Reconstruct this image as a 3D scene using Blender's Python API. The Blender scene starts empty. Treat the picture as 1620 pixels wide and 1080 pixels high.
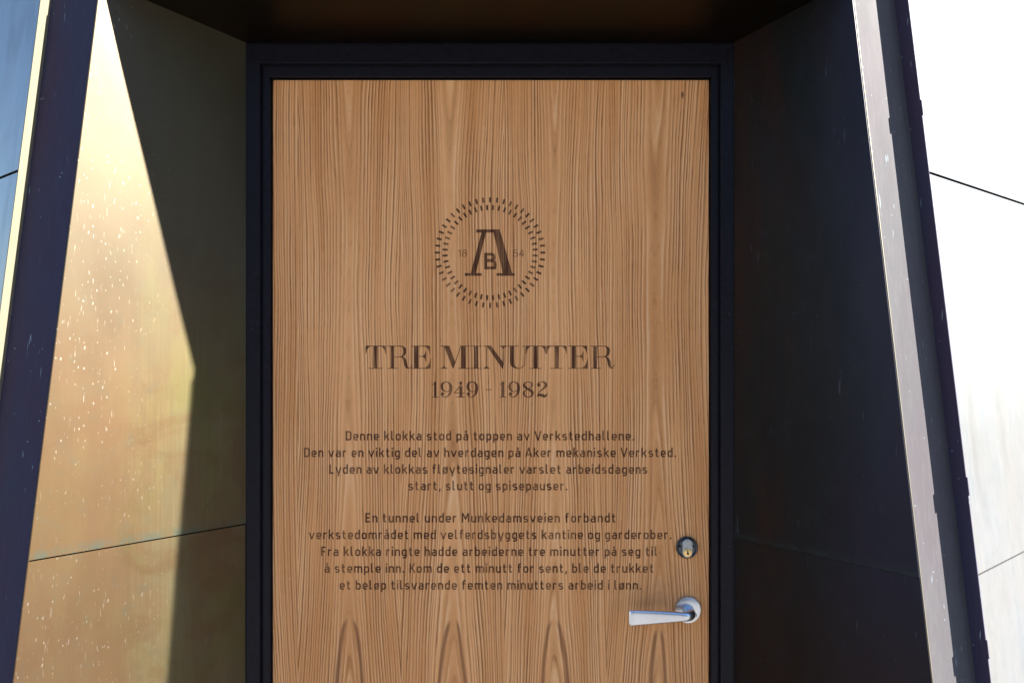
import bpy, bmesh, math, random
from mathutils import Vector
random.seed(7)
R = math.radians
scn = bpy.context.scene

# ------------------------------------------------------------------ camera
CZ = 1.6
cam = bpy.data.cameras.new('camera'); camo = bpy.data.objects.new('camera', cam)
scn.collection.objects.link(camo)
camo.location = (0, 0, CZ); camo.rotation_euler = (R(90), 0, 0)
cam.sensor_width = 36; cam.lens = 1460 / 1620 * 36
cam.clip_start = 0.05; cam.clip_end = 2000
scn.camera = camo

# ------------------------------------------------------------------ light
SUN_AZ, SUN_EL = 6.6, 29.7        # azimuth: degrees in front of the +X axis (towards -Y)
world = bpy.data.worlds.new('World'); scn.world = world; world.use_nodes = True
wn = world.node_tree
bg = wn.nodes['Background']; sky = wn.nodes.new('ShaderNodeTexSky')
sky.sky_type = 'NISHITA'; sky.sun_disc = False
sky.sun_elevation = R(SUN_EL); sky.sun_rotation = R(90 + SUN_AZ)
sky.air_density = 1.0; sky.dust_density = 0.0; sky.ozone_density = 4.0
wn.links.new(sky.outputs[0], bg.inputs[0]); bg.inputs[1].default_value = 0.05
sd = Vector((math.cos(R(SUN_AZ)) * math.cos(R(SUN_EL)), -math.sin(R(SUN_AZ)) * math.cos(R(SUN_EL)), math.sin(R(SUN_EL))))
sl = bpy.data.lights.new('sun', 'SUN'); sl.energy = 5.0; sl.angle = R(0.5); sl.color = (1, 0.95, 0.87)
slo = bpy.data.objects.new('sun', sl); scn.collection.objects.link(slo)
slo.rotation_euler = sd.to_track_quat('Z', 'Y').to_euler(); slo.location = sd * 20
scn.view_settings.view_transform = 'Standard'; scn.view_settings.look = 'None'
scn.view_settings.gamma = 1; scn.view_settings.use_curve_mapping = False
scn.view_settings.exposure = 2.75
scn.render.engine = 'CYCLES'

# ------------------------------------------------------------------ node helpers
class NT:
    def __init__(s, name):
        s.m = bpy.data.materials.new(name); s.m.use_nodes = True
        s.t = s.m.node_tree; s.n = s.t.nodes; s.b = s.n['Principled BSDF']
    def put(s, sock, v):
        if isinstance(v, bpy.types.NodeSocket): s.t.links.new(v, sock)
        elif isinstance(v, (tuple, list)) and len(v) == 3 and sock.type == 'RGBA': sock.default_value = (*v, 1)
        else: sock.default_value = v
    def new(s, t, **k):
        nd = s.n.new(t)
        for a, b in k.items(): setattr(nd, a, b)
        return nd
    def M(s, op, a, b=0.0, c=0.0, clamp=False):
        nd = s.new('ShaderNodeMath', operation=op, use_clamp=clamp)
        s.put(nd.inputs[0], a); s.put(nd.inputs[1], b); s.put(nd.inputs[2], c); return nd.outputs[0]
    def pos(s): return s.new('ShaderNodeNewGeometry').outputs['Position']
    def sep(s, v):
        nd = s.new('ShaderNodeSeparateXYZ'); s.put(nd.inputs[0], v); return nd.outputs
    def comb(s, x, y, z):
        nd = s.new('ShaderNodeCombineXYZ'); s.put(nd.inputs[0], x); s.put(nd.inputs[1], y); s.put(nd.inputs[2], z); return nd.outputs[0]
    def vmul(s, v, k):
        nd = s.new('ShaderNodeVectorMath', operation='MULTIPLY'); s.put(nd.inputs[0], v); nd.inputs[1].default_value = k; return nd.outputs[0]
    def noise(s, v, scale, detail=2.0, rough=0.5, dist=0.0, dim='3D', w=None):
        nd = s.new('ShaderNodeTexNoise', noise_dimensions=dim)
        if dim != '1D': s.put(nd.inputs['Vector'], v)
        if w is not None: s.put(nd.inputs['W'], w)
        s.put(nd.inputs['Scale'], scale); s.put(nd.inputs['Detail'], detail); s.put(nd.inputs['Roughness'], rough); s.put(nd.inputs['Distortion'], dist)
        return nd.outputs['Fac']
    def ramp(s, f, stops, interp='LINEAR'):
        nd = s.new('ShaderNodeValToRGB'); s.put(nd.inputs[0], f); r = nd.color_ramp; r.interpolation = interp
        while len(r.elements) < len(stops): r.elements.new(0.5)
        for e, (p, c) in zip(r.elements, stops):
            e.position = p; e.color = (c, c, c, 1) if isinstance(c, (int, float)) else (*c, 1)
        return nd.outputs[0]
    def mix(s, f, a, b, mode='MIX'):
        nd = s.new('ShaderNodeMix', data_type='RGBA', blend_type=mode)
        s.put(nd.inputs[0], f); s.put(nd.inputs[6], a); s.put(nd.inputs[7], b); return nd.outputs[2]
    def step(s, v, a, b):
        nd = s.new('ShaderNodeMapRange', interpolation_type='SMOOTHSTEP'); s.put(nd.inputs[0], v)
        s.put(nd.inputs[1], a); s.put(nd.inputs[2], b); nd.inputs[3].default_value = 0; nd.inputs[4].default_value = 1; return nd.outputs[0]
    def bump(s, h, st, d, nrm=None):
        nd = s.new('ShaderNodeBump'); s.put(nd.inputs['Height'], h); nd.inputs['Strength'].default_value = st; nd.inputs['Distance'].default_value = d
        if nrm is not None: s.put(nd.inputs['Normal'], nrm)
        return nd.outputs[0]
    def P(s, k, v): s.put(s.b.inputs[k], v)

# ------------------------------------------------------------------ materials
PER = 0.2118; XC = -0.3345     # veneer leaf pitch and centre of the first cathedral
def oak(name, engraved=False):
    t = NT(name); x, y, z = t.sep(t.pos())
    xx = t.M('SUBTRACT', x, XC)
    idx = t.M('FLOOR', t.M('ADD', t.M('DIVIDE', xx, PER), 0.5))
    u0 = t.M('SUBTRACT', xx, t.M('MULTIPLY', idx, PER))
    odd = t.M('PINGPONG', idx, 1.0)
    # slow wander of the grain
    wan = t.noise(t.comb(t.M('MULTIPLY', x, 5.0), idx, t.M('MULTIPLY', z, 1.1)), 1.0, 2.0, 0.5)
    wan2 = t.noise(t.comb(t.M('MULTIPLY', x, 22.0), 3.0, t.M('MULTIPLY', z, 3.4)), 1.0, 2.0, 0.5)
    u = t.M('ADD', u0, t.M('ADD', t.M('MULTIPLY', t.M('SUBTRACT', wan, 0.5), 0.05), t.M('MULTIPLY', t.M('SUBTRACT', wan2, 0.5), 0.011)))
    h = t.M('ADD', 0.019, t.M('MULTIPLY', odd, 0.008))
    rr = t.M('SQRT', t.M('ADD', t.M('MULTIPLY', u, u), t.M('MULTIPLY', h, h)))
    zz = t.M('SUBTRACT', z, 1.72)
    g = t.M('MULTIPLY', t.M('MULTIPLY', zz, zz), -0.030)
    ring = t.M('ADD', rr, g)
    fine = t.noise(t.comb(t.M('MULTIPLY', x, 1.0), 0.0, t.M('MULTIPLY', z, 0.08)), 240.0, 2.0, 0.6)
    ringf = t.M('ADD', ring, t.M('MULTIPLY', fine, 0.0007))
    # growth lines
    l1 = t.noise(None, 175.0, 1.5, 0.5, dim='1D', w=ringf)
    l2 = t.noise(None, 60.0, 1.0, 0.5, dim='1D', w=t.M('ADD', ringf, t.M('MULTIPLY', idx, 3.0)))
    saw = t.M('FRACT', t.M('MULTIPLY', t.M('ADD', ringf, t.M('MULTIPLY', l2, 0.008)), 186.0))
    lw = t.noise(t.comb(t.M('MULTIPLY', x, 38.0), 5.0, t.M('MULTIPLY', z, 4.0)), 1.0, 2.0, 0.6)
    saw = t.M('FRACT', t.M('ADD', saw, t.M('MULTIPLY', t.M('SUBTRACT', lw, 0.5), 0.32)))
    line = t.ramp(saw, [(0.0, 1.0), (0.14, 0.75), (0.34, 0.2), (0.6, 0.0), (0.82, 0.0), (0.95, 0.9), (1.0, 1.0)])
    line = t.M('MULTIPLY', line, t.M('ADD', 0.30, t.M('MULTIPLY', t.M('MULTIPLY', t.step(l1, 0.34, 0.62), t.step(lw, 0.25, 0.6)), 0.8)))
    # little figure near the core of each leaf
    core = t.step(t.M('ABSOLUTE', u), 0.010, 0.04)
    line = t.M('MULTIPLY', line, t.M('ADD', 0.42, t.M('MULTIPLY', core, 0.58)))
    # pores: short dark dashes
    pv = t.comb(t.M('MULTIPLY', ringf, 900.0), 1.0, t.M('MULTIPLY', z, 26.0))
    pore = t.step(t.noise(pv, 1.0, 3.0, 0.65), 0.50, 0.70)
    pv2 = t.comb(t.M('MULTIPLY', x, 1500.0), 2.0, t.M('MULTIPLY', z, 60.0))
    fibre = t.noise(pv2, 1.0, 2.0, 0.6)
    broad = t.noise(t.comb(t.M('MULTIPLY', ring, 30.0), idx, t.M('MULTIPLY', z, 1.6)), 1.0, 3.0, 0.55)
    dark = t.M('ADD', t.M('MULTIPLY', line, 0.80), t.M('MULTIPLY', t.M('MULTIPLY', pore, t.M('ADD', 0.35, line)), 0.42), clamp=True)
    c0 = t.mix(t.step(broad, 0.30, 0.68), (0.60, 0.243, 0.076), (0.78, 0.362, 0.140))
    c0 = t.mix(t.M('MULTIPLY', t.step(fibre, 0.3, 0.75), 0.24), c0, (0.90, 0.55, 0.28))
    c0 = t.mix(t.M('MULTIPLY', t.ramp(saw, [(0.45, 0.0), (0.72, 0.55), (0.86, 0.0)]), t.step(lw, 0.35, 0.7)), c0, (0.92, 0.62, 0.36))
    # heart streaks rising at the foot of the cathedrals
    wh = t.new('ShaderNodeTexWhiteNoise', noise_dimensions='1D'); t.put(wh.inputs['W'], t.M('ADD', idx, 0.37)); wh = wh.outputs['Value']
    hz = t.M('SUBTRACT', t.M('ADD', 1.012, t.M('MULTIPLY', wh, 0.022)), z)
    hw = t.M('MULTIPLY', t.M('MULTIPLY', t.M('POWER', t.M('MAXIMUM', hz, 0.0001), t.M('ADD', 0.30, t.M('MULTIPLY', wan, 0.2))), 0.050), t.M('ADD', 0.7, t.M('MULTIPLY', wh, 0.5)))
    hd = t.M('ABSOLUTE', t.M('SUBTRACT', t.M('ABSOLUTE', t.M('ADD', u0, t.M('MULTIPLY', t.M('SUBTRACT', wan2, .5), .02))), hw))
    col = t.mix(dark, c0, (0.215, 0.073, 0.023))
    hs = t.M('MULTIPLY', t.M('SUBTRACT', 1.0, t.step(hd, 0.0008, 0.006)), t.step(hz, 0.0, 0.02))
    col = t.mix(t.M('MULTIPLY', hs, 0.75), col, (0.20, 0.075, 0.032))
    # small knot at the top right corner
    kd = t.M('SQRT', t.M('ADD', t.M('POWER', t.M('MULTIPLY', t.M('SUBTRACT', x, 0.351), 2.6), 2.0), t.M('POWER', t.M('SUBTRACT', z, 2.107), 2.0)))
    col = t.mix(t.M('SUBTRACT', 0.85, t.M('MULTIPLY', t.step(kd, 0.003, 0.010), 0.85)), col, (0.10, 0.045, 0.02))
    for fx, fz, fr_ in ((-0.0557, 2.0388, 0.0022), (-0.458, 1.111, 0.0018), (-0.4565, 1.1130, 0.0012)):
        fd = t.M('SQRT', t.M('ADD', t.M('POWER', t.M('MULTIPLY', t.M('SUBTRACT', t.M('ADD', x, t.M('MULTIPLY', z, 0.5)), fx + fz * 0.5), 2.4), 2.0), t.M('POWER', t.M('SUBTRACT', z, fz), 2.0)))
        col = t.mix(t.M('SUBTRACT', 1.0, t.step(fd, fr_ * 0.4, fr_)), col, (0.85, 0.75, 0.6))
    # handling grime beside the lever
    gd = t.M('SQRT', t.M('ADD', t.M('POWER', t.M('SUBTRACT', x, 0.31), 2.0), t.M('POWER', t.M('SUBTRACT', z, 1.07), 2.0)))
    gr = t.M('MULTIPLY', t.M('SUBTRACT', 1.0, t.step(gd, 0.01, 0.10)), t.step(t.noise(t.pos(), 22.0, 4.0, 0.6), 0.35, 0.7))
    col = t.mix(t.M('MULTIPLY', gr, 0.30), col, (0.22, 0.11, 0.06))
    relief = t.M('SUBTRACT', 1.0, dark)
    if engraved:
        k = t.M('ADD', 0.02, t.M('MULTIPLY', t.step(relief, 0.42, 0.95), 0.40))
        kk = t.noise(t.comb(t.M('MULTIPLY', x, 60.0), 0.0, t.M('MULTIPLY', z, 12.0)), 1.0, 1.0)
        k = t.M('MULTIPLY', k, t.M('ADD', 0.25, t.M('MULTIPLY', t.step(kk, 0.35, 0.7), 0.9)))
        col = t.mix(k, (0.062, 0.021, 0.010), t.mix(0.45, col, (0.17, 0.072, 0.036)))
        t.P('Roughness', 0.75)
    else:
        t.P('Roughness', t.M('ADD', 0.50, t.M('MULTIPLY', dark, 0.2)))
    t.P('Base Color', col); t.P('Specular IOR Level', 0.12)
    t.P('Normal', t.bump(relief, 0.35, 0.0006))
    return t.m
M_oak = oak('oak_veneer'); M_ink = oak('engraved_oak', True)

def brass(name, base=(0.34, 0.28, 0.20), warm=(0.42, 0.25, 0.14), pat=(0.10, 0.13, 0.12), rough=0.40, spots=0.0, streak=0.0, seed=0.0, olive=(0.40, 0.34, 0.12), met=1.0, spec=0.5, band=0):
    t = NT(name); p = t.pos(); x, y, z = t.sep(p)
    v = t.comb(t.M('ADD', t.M('MULTIPLY', x, 5.0), seed), t.M('MULTIPLY', y, 5.0), t.M('MULTIPLY', z, 1.6))
    n1 = t.noise(v, 1.0, 5.0, 0.6, 0.4)
    n2 = t.noise(t.comb(t.M('MULTIPLY', x, 9.0), t.M('ADD', t.M('MULTIPLY', y, 9.0), seed), t.M('MULTIPLY', z, 2.2)), 1.0, 5.0, 0.65, 0.6)
    vs = t.comb(t.M('MULTIPLY', x, 210.0), t.M('MULTIPLY', y, 210.0), t.M('MULTIPLY', z, 7.0))
    n3 = t.noise(vs, 1.0, 3.0, 0.6)
    c = t.mix(t.step(n1, 0.36, 0.64), base, warm)
    c = t.mix(t.M('MULTIPLY', t.step(n2, 0.45, 0.72), 0.7), c, olive)
    c = t.mix(t.M('MULTIPLY', t.step(n3, 0.42, 0.75), 0.3), c, t.mix(1.0, c, (1.45, 1.42, 1.38), 'MULTIPLY'))
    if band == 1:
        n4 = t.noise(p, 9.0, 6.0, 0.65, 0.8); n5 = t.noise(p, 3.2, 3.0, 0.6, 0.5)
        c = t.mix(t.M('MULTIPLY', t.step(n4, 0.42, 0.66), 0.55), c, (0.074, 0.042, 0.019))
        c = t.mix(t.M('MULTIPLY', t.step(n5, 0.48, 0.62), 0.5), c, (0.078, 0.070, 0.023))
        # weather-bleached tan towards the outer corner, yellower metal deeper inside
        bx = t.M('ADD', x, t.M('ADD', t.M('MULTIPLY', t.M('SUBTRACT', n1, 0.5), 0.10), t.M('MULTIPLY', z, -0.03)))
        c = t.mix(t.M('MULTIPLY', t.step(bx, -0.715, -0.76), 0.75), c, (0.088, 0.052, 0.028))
        c = t.mix(t.M('MULTIPLY', t.step(z, 1.40, 1.85), 0.7), c, (0.060, 0.054, 0.039))  # upper part greyed by height; its sunlit tone is painted in
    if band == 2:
        # sky reflection painted as navy near the open edge, redder tone low down
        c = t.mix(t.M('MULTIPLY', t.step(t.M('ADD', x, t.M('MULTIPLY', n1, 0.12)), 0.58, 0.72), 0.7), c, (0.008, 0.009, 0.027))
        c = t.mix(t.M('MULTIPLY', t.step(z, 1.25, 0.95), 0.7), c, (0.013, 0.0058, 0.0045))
    if band:
        zs = 1.230 if band == 1 else 1.201; c0_ = c
        se = t.M('MULTIPLY', t.M('MULTIPLY', t.step(z, zs + 0.022, zs + 0.002), t.M('GREATER_THAN', z, zs - 0.001)), t.step(t.noise(p, 45.0, 4.0, 0.7), 0.35, 0.6))
        c = t.mix(t.M('MULTIPLY', se, 0.6), c, (0.045, 0.07, 0.058) if band == 1 else (0.016, 0.024, 0.024))
    cl = t.noise(p, 30.0, 5.0, 0.7)
    c = t.mix(t.M('MULTIPLY', t.step(cl, 0.5, 0.8), 0.45), c, pat)
    rg = t.M('ADD', rough, t.M('MULTIPLY', t.M('SUBTRACT', n2, 0.5), 0.22))
    metal = met
    if spots > 0:
        # rain spots and dried runs
        vv = t.new('ShaderNodeTexVoronoi', feature='F1'); w = t.comb(t.M('MULTIPLY', x, 190.0), t.M('MULTIPLY', y, 190.0), t.M('MULTIPLY', z, 100.0))
        wob = t.noise(p, 70.0, 2.0)
        wa = t.new('ShaderNodeVectorMath', operation='ADD'); t.put(wa.inputs[0], w); t.put(wa.inputs[1], t.comb(wob, wob, wob))
        t.put(vv.inputs['Vector'], wa.outputs[0]); vv.inputs['Scale'].default_value = 1.0
        rnd = t.sep(vv.outputs['Color'])[0]
        sz = t.M('MULTIPLY', t.M('SUBTRACT', rnd, 0.74), 1.15)
        dots = t.M('SUBTRACT', 1.0, t.step(t.M('SUBTRACT', vv.outputs['Distance'], sz), -0.06, 0.05))
        zone = t.step(t.noise(p, 6.0, 2.0), 0.30, 0.55)
        near = t.step(x, -0.60, -0.76) if spots < 2 else 1.0
        dots = t.M('MULTIPLY', dots, t.M('MULTIPLY', zone, near))
        run = t.step(t.noise(t.comb(t.M('MULTIPLY', x, 330.0), t.M('MULTIPLY', y, 330.0), t.M('MULTIPLY', z, 48.0)), 1.0, 2.0, 0.5), 0.66, 0.76)
        dots = t.M('MAXIMUM', dots, t.M('MULTIPLY', run, t.M('MULTIPLY', zone, near)))
        f = t.M('MULTIPLY', dots, 0.5)
        c = t.mix(f, c, (0.24, 0.22, 0.19))
    if streak > 0:
        run = t.step(t.noise(t.comb(t.M('MULTIPLY', x, 120.0), t.M('MULTIPLY', y, 120.0), t.M('MULTIPLY', z, 16.0)), 1.0, 2.0, 0.5), 0.70, 0.78)
        vv = t.new('ShaderNodeTexVoronoi', feature='F1'); t.put(vv.inputs['Vector'], p); vv.inputs['Scale'].default_value = 75.0
        rnd = t.sep(vv.outputs['Color'])[1]
        dt = t.M('MULTIPLY', t.M('SUBTRACT', 1.0, t.step(vv.outputs['Distance'], 0.05, 0.14)), t.M('GREATER_THAN', rnd, 0.80))
        f = t.M('MULTIPLY', t.M('MAXIMUM', run, dt), streak)
        c = t.mix(f, c, (0.20, 0.26, 0.30))
    t.P('Base Color', c); t.P('Metallic', metal); t.P('Roughness', rg); t.P('Specular IOR Level', spec)
    wav = t.noise(t.comb(t.M('MULTIPLY', x, 6.0), t.M('MULTIPLY', y, 6.0), t.M('MULTIPLY', z, 3.0)), 1.0, 2.0)
    b1 = t.bump(wav, 0.5, 0.006)
    t.P('Normal', t.bump(t.M('ADD', cl, n3), 0.05, 0.0005, b1))
    return t.m
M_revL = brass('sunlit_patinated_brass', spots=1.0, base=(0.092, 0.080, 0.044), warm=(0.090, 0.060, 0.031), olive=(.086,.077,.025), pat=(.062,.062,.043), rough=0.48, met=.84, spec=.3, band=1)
M_lip = brass('sunlit_brass_lip', base=(0.15, 0.14, 0.10), warm=(0.15, 0.13, 0.09), olive=(.14,.13,.08), pat=(.12,.12,.1), rough=.5, met=.3, spec=.3, seed=2.0)  # sunlit copy of the lip metal, brightness put into the base colour
M_revR = brass('shaded_patinated_brass', spots=0, streak=0.12, base=(0.0085, 0.0085, 0.0095), warm=(0.022, 0.0100, 0.0072), rough=0.36, seed=3.0, olive=(.007,.0085,.007), pat=(.018,.020,.028), met=.2, spec=.22, band=2)  # shaded copy of the lining metal, its shade put into the colour
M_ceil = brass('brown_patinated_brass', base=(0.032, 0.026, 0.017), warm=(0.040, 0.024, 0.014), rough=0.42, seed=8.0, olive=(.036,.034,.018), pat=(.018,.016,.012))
M_strip = brass('violet_patinated_brass', streak=0.6, base=(0.078, 0.077, 0.082), warm=(0.074, 0.067, 0.074), pat=(.06,.066,.07), spec=.02, met=.0, rough=0.5, seed=5.0, olive=(.072, .073, .078))
M_stripL = brass('shaded_navy_brass', streak=0.8, base=(0.040, 0.040, 0.068), warm=(0.046, 0.034, 0.056), pat=(.036,.044,.062), spec=.02, met=.0, rough=0.5, seed=6.0, olive=(.036, .042, .064))  # darker copy of the strip metal; shade and sky blue are painted in
M_clad = brass('weathered_brass_cladding', streak=0.1, base=(0.165, 0.173, 0.184), warm=(0.175, 0.172, 0.172), rough=0.40, seed=11.0, met=.7, olive=(.11, .125, .14))

def simple(name, col, rough=0.5, met=0.0, nscale=60.0, amt=0.25, bump=0.1):
    t = NT(name); n = t.noise(t.pos(), nscale, 4.0, 0.6)
    d = tuple(c * (1 - amt) for c in col); l = tuple(min(1, c * (1 + amt)) for c in col)
    t.P('Base Color', t.mix(t.step(n, 0.3, 0.7), d, l)); t.P('Roughness', t.M('ADD', rough - 0.06, t.M('MULTIPLY', n, 0.12))); t.P('Metallic', met)
    t.P('Normal', t.bump(n, bump, 0.0005)); return t.m
M_frame = simple('dark_frame_paint', (0.0065, 0.006, 0.010), 0.40, 0.0, 90, 0.3, 0.15)
for _n in (M_frame,): _n.node_tree.nodes['Principled BSDF'].inputs['Specular IOR Level'].default_value = 0.17
M_gask = simple('black_rubber', (0.008, 0.008, 0.008), 0.7)
M_steel = simple('satin_stainless_steel', (0.66, 0.69, 0.74), 0.30, 1.0, 30, 0.03, 0.004)
M_lockd = simple('blackened_steel', (0.11, 0.12, 0.13), 0.38, 0.9, 120, 0.15)
M_lockm = simple('worn_grey_steel', (0.36, 0.38, 0.40), 0.42, 0.8, 220, 0.2)
M_core = simple('polished_brass_core', (0.85, 0.58, 0.25), 0.32, 0.8, 200, 0.1)
M_black = simple('dark_void', (0.004, 0.004, 0.004), 0.9)
M_body = simple('dark_substructure', (0.012, 0.012, 0.012), 0.9)
def ground_mat():
    t = NT('granite_paving'); p = t.pos(); n = t.noise(p, 3.0, 6.0, 0.7); n2 = t.noise(p, 160.0, 3.0, 0.7)
    br = t.new('ShaderNodeTexBrick'); t.put(br.inputs['Vector'], p); br.inputs['Scale'].default_value = 1.6
    br.inputs['Color1'].default_value = (0.15, 0.14, 0.13, 1); br.inputs['Color2'].default_value = (0.12, 0.115, 0.105, 1); br.inputs['Mortar'].default_value = (0.06, 0.06, 0.06, 1)
    br.inputs['Mortar Size'].default_value = 0.01
    c = t.mix(0.3, br.outputs['Color'], t.ramp(n, [(0.3, 0.09), (0.7, 0.16)])); c = t.mix(t.M('MULTIPLY', t.step(n2, 0.4, 0.7), 0.3), c, (0.32, 0.31, 0.30))
    t.P('Base Color', c); t.P('Roughness', 0.8); t.P('Normal', t.bump(n2, 0.3, 0.002)); return t.m
M_ground = ground_mat()

# ------------------------------------------------------------------ mesh helpers
def link(o, parent=None):
    scn.collection.objects.link(o)
    if parent: o.parent = parent
    return o
def empty(name, loc=(0, 0, 0)):
    o = bpy.data.objects.new(name, None); o.location = loc; o.empty_display_size = 0.1; return link(o)
def tag(o, label=None, cat=None, group=None, kind=None):
    for k, v in (('label', label), ('category', cat), ('group', group), ('kind', kind)):
        if v: o[k] = v
    return o
def mesh(name, verts, faces, mat, parent=None, smooth=False):
    """world-space vertices; child of an Empty gets them relative to the Empty"""
    if parent is not None:
        o0 = world_origin(parent); verts = [Vector(v) - o0 for v in verts]
    me = bpy.data.meshes.new(name); me.from_pydata([tuple(v) for v in verts], [], faces); me.update()
    bm = bmesh.new(); bm.from_mesh(me); bmesh.ops.recalc_face_normals(bm, faces=bm.faces) if len(bm.faces) > 1 else None; bm.to_mesh(me); bm.free()
    if smooth:
        for p in me.polygons: p.use_smooth = True
    me.materials.append(mat); o = bpy.data.objects.new(name, me); return link(o, parent)
def world_origin(o):
    v = Vector((0, 0, 0))
    while o: v += o.location; o = o.parent
    return v
def flatmesh(name, polys, mat, parent, y0, dy=-0.00003, cycle=8):
    """flat lettering in the XZ plane; every polygon on its own hair-thin layer"""
    V, F = [], []
    for i, pl in enumerate(polys):
        b = len(V); yy = y0 + dy * (i % cycle)
        for px, pz in pl['v']: V.append((px, yy, pz))
        for f in pl['f']: F.append([b + k for k in f])
    o0 = world_origin(parent) if parent else Vector((0, 0, 0))
    me = bpy.data.meshes.new(name); me.from_pydata([tuple(Vector(v) - o0) for v in V], [], F); me.update()
    bm = bmesh.new(); bm.from_mesh(me)
    for f in bm.faces:
        f.normal_update()
        if f.normal.y > 0: f.normal_flip()
    bm.to_mesh(me); bm.free()
    me.materials.append(mat); return link(bpy.data.objects.new(name, me), parent)
def box(name, x0, x1, y0, y1, z0, z1, mat, parent=None, bev=0.0):
    bm = bmesh.new(); bmesh.ops.create_cube(bm, size=1)
    o0 = world_origin(parent) if parent else Vector((0, 0, 0))
    for v in bm.verts: v.co = Vector((x0 + (v.co.x + .5) * (x1 - x0), y0 + (v.co.y + .5) * (y1 - y0), z0 + (v.co.z + .5) * (z1 - z0))) - o0
    if bev: bmesh.ops.bevel(bm, geom=bm.edges[:], offset=bev, segments=2, profile=0.5, affect='EDGES')
    me = bpy.data.meshes.new(name); bm.to_mesh(me); bm.free(); me.materials.append(mat)
    return link(bpy.data.objects.new(name, me), parent)
def sheet(name, f, us, vs, thick, mat, parent, wave=0.0, seed=0, flip=False):
    """solid metal sheet over a ruled surface f(u, v) -> point; thickness goes to the back"""
    nu, nv = len(us), len(vs); P = [[Vector(f(u, v)) for u in us] for v in vs]
    N = (P[0][-1] - P[0][0]).cross(P[-1][0] - P[0][0]).normalized()
    if flip: N = -N
    rs = random.Random(seed); ph = [rs.uniform(0, 6.28) for _ in range(6)]
    V = []; F = []
    for j in range(nv):
        for i in range(nu):
            a, b = i / max(1, nu - 1), j / max(1, nv - 1)
            w = wave * (math.sin(a * 5 + ph[0]) * math.sin(b * 6 + ph[1]) + .5 * math.sin(a * 9 + b * 3 + ph[2]) + .5 * math.sin(b * 14 + ph[3] + a * 2))
            w *= min(1, 8 * a, 8 * (1 - a)) * min(1, 8 * b, 8 * (1 - b))
            V.append(P[j][i] + N * w)
    n0 = len(V); V += [v - N * thick for v in V]
    def q(j, i): return j * nu + i
    for j in range(nv - 1):
        for i in range(nu - 1):
            F.append((q(j, i), q(j, i + 1), q(j + 1, i + 1), q(j + 1, i)))
            F.append((n0 + q(j, i), n0 + q(j + 1, i), n0 + q(j + 1, i + 1), n0 + q(j, i + 1)))
    for j in range(nv - 1):
        for i in (0, nu - 1): F.append((q(j, i), q(j + 1, i), n0 + q(j + 1, i), n0 + q(j, i)))
    for i in range(nu - 1):
        for j in (0, nv - 1): F.append((q(j, i), q(j, i + 1), n0 + q(j, i + 1), n0 + q(j, i)))
    o = mesh(name, V, F, mat, parent)
    if wave:
        for p in o.data.polygons: p.use_smooth = True
        try: o.data.set_sharp_from_angle(angle=R(40))
        except Exception: pass
    return o
def lin(a, b, n): return [a + (b - a) * i / (n - 1) for i in range(n)]
def loft(name, rings, mat, parent, caps=True, smooth=True):
    n = len(rings[0]); V = [v for r in rings for v in r]; F = []
    for k in range(len(rings) - 1):
        for i in range(n): F.append((k * n + i, k * n + (i + 1) % n, (k + 1) * n + (i + 1) % n, (k + 1) * n + i))
    if caps: F.append(tuple(range(n))[::-1]); F.append(tuple((len(rings) - 1) * n + i for i in range(n)))
    o = mesh(name, V, F, mat, parent, smooth)
    try: o.data.set_sharp_from_angle(angle=R(38))
    except Exception: pass
    return o
def lathe_y(name, prof, cx, y, cz, mat, parent, n=48, sx=1.0, sz=1.0):
    """profile [(radius, distance in front of y)] turned about the Y axis"""
    rings = [[Vector((cx + r * sx * math.cos(a), y - d, cz + r * sz * math.sin(a))) for a in [2 * math.pi * i / n for i in range(n)]] for r, d in prof]
    return loft(name, rings, mat, parent)

# ------------------------------------------------------------------ ground
g = mesh('ground', [(-400, -400, 0), (400, -400, 0), (400, 400, 0), (-400, 400, 0)], [(0, 1, 2, 3)], M_ground); tag(g, kind='structure')

# ------------------------------------------------------------------ the brass-clad portal building
ZT = 2.2435                                     # head of the opening, outer edge
ZI = 2.2078; DI = 1.88; XLI, XRI = -0.5434, 0.4533
def dz(z): return 1.56 + 0.087 * (z - 1.21)    # the facade leans back as it rises
def ER(z): return Vector((0.606 + 0.0799 * (ZT - z), dz(z), z))
def EL(z): return Vector((-0.736 - 0.0810 * (ZT - z), dz(z), z))
c24, s24 = math.cos(R(24)), math.sin(R(24))
c13, s13 = math.cos(R(13)), math.sin(R(13))
TR_, TL_ = 0.101, 0.097
def BR(z): return ER(z) + Vector((c24, s24, 0)) * TR_
def BL(z): return EL(z) + Vector((-c13, s13, 0)) * TL_
HR, HL = 0.030, 0.026
TABS = [(2.03, 2.002), (1.367, 1.336), (1.095, 1.064), (0.80, 0.77)]
def hR(z):
    for a, b in TABS:
        if b <= z <= a: return HR + 0.0024
    return HR
def LR(z, h=None): return BR(z) + Vector((s24, -c24, 0)) * (hR(z) if h is None else h)
def LL(z, h=HL): return BL(z) + Vector((-s13, -c13, 0)) * h

bld = empty('brass_clad_clock_base', (0, 1.9, 0))
tag(bld, 'tapering brass-clad block with splayed door recess, sunlit on its right side', 'building')
SEAM_L, SEAM_R, SEAM_U = 1.230, 1.201, 1.896
GAP = 0.0028
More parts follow.
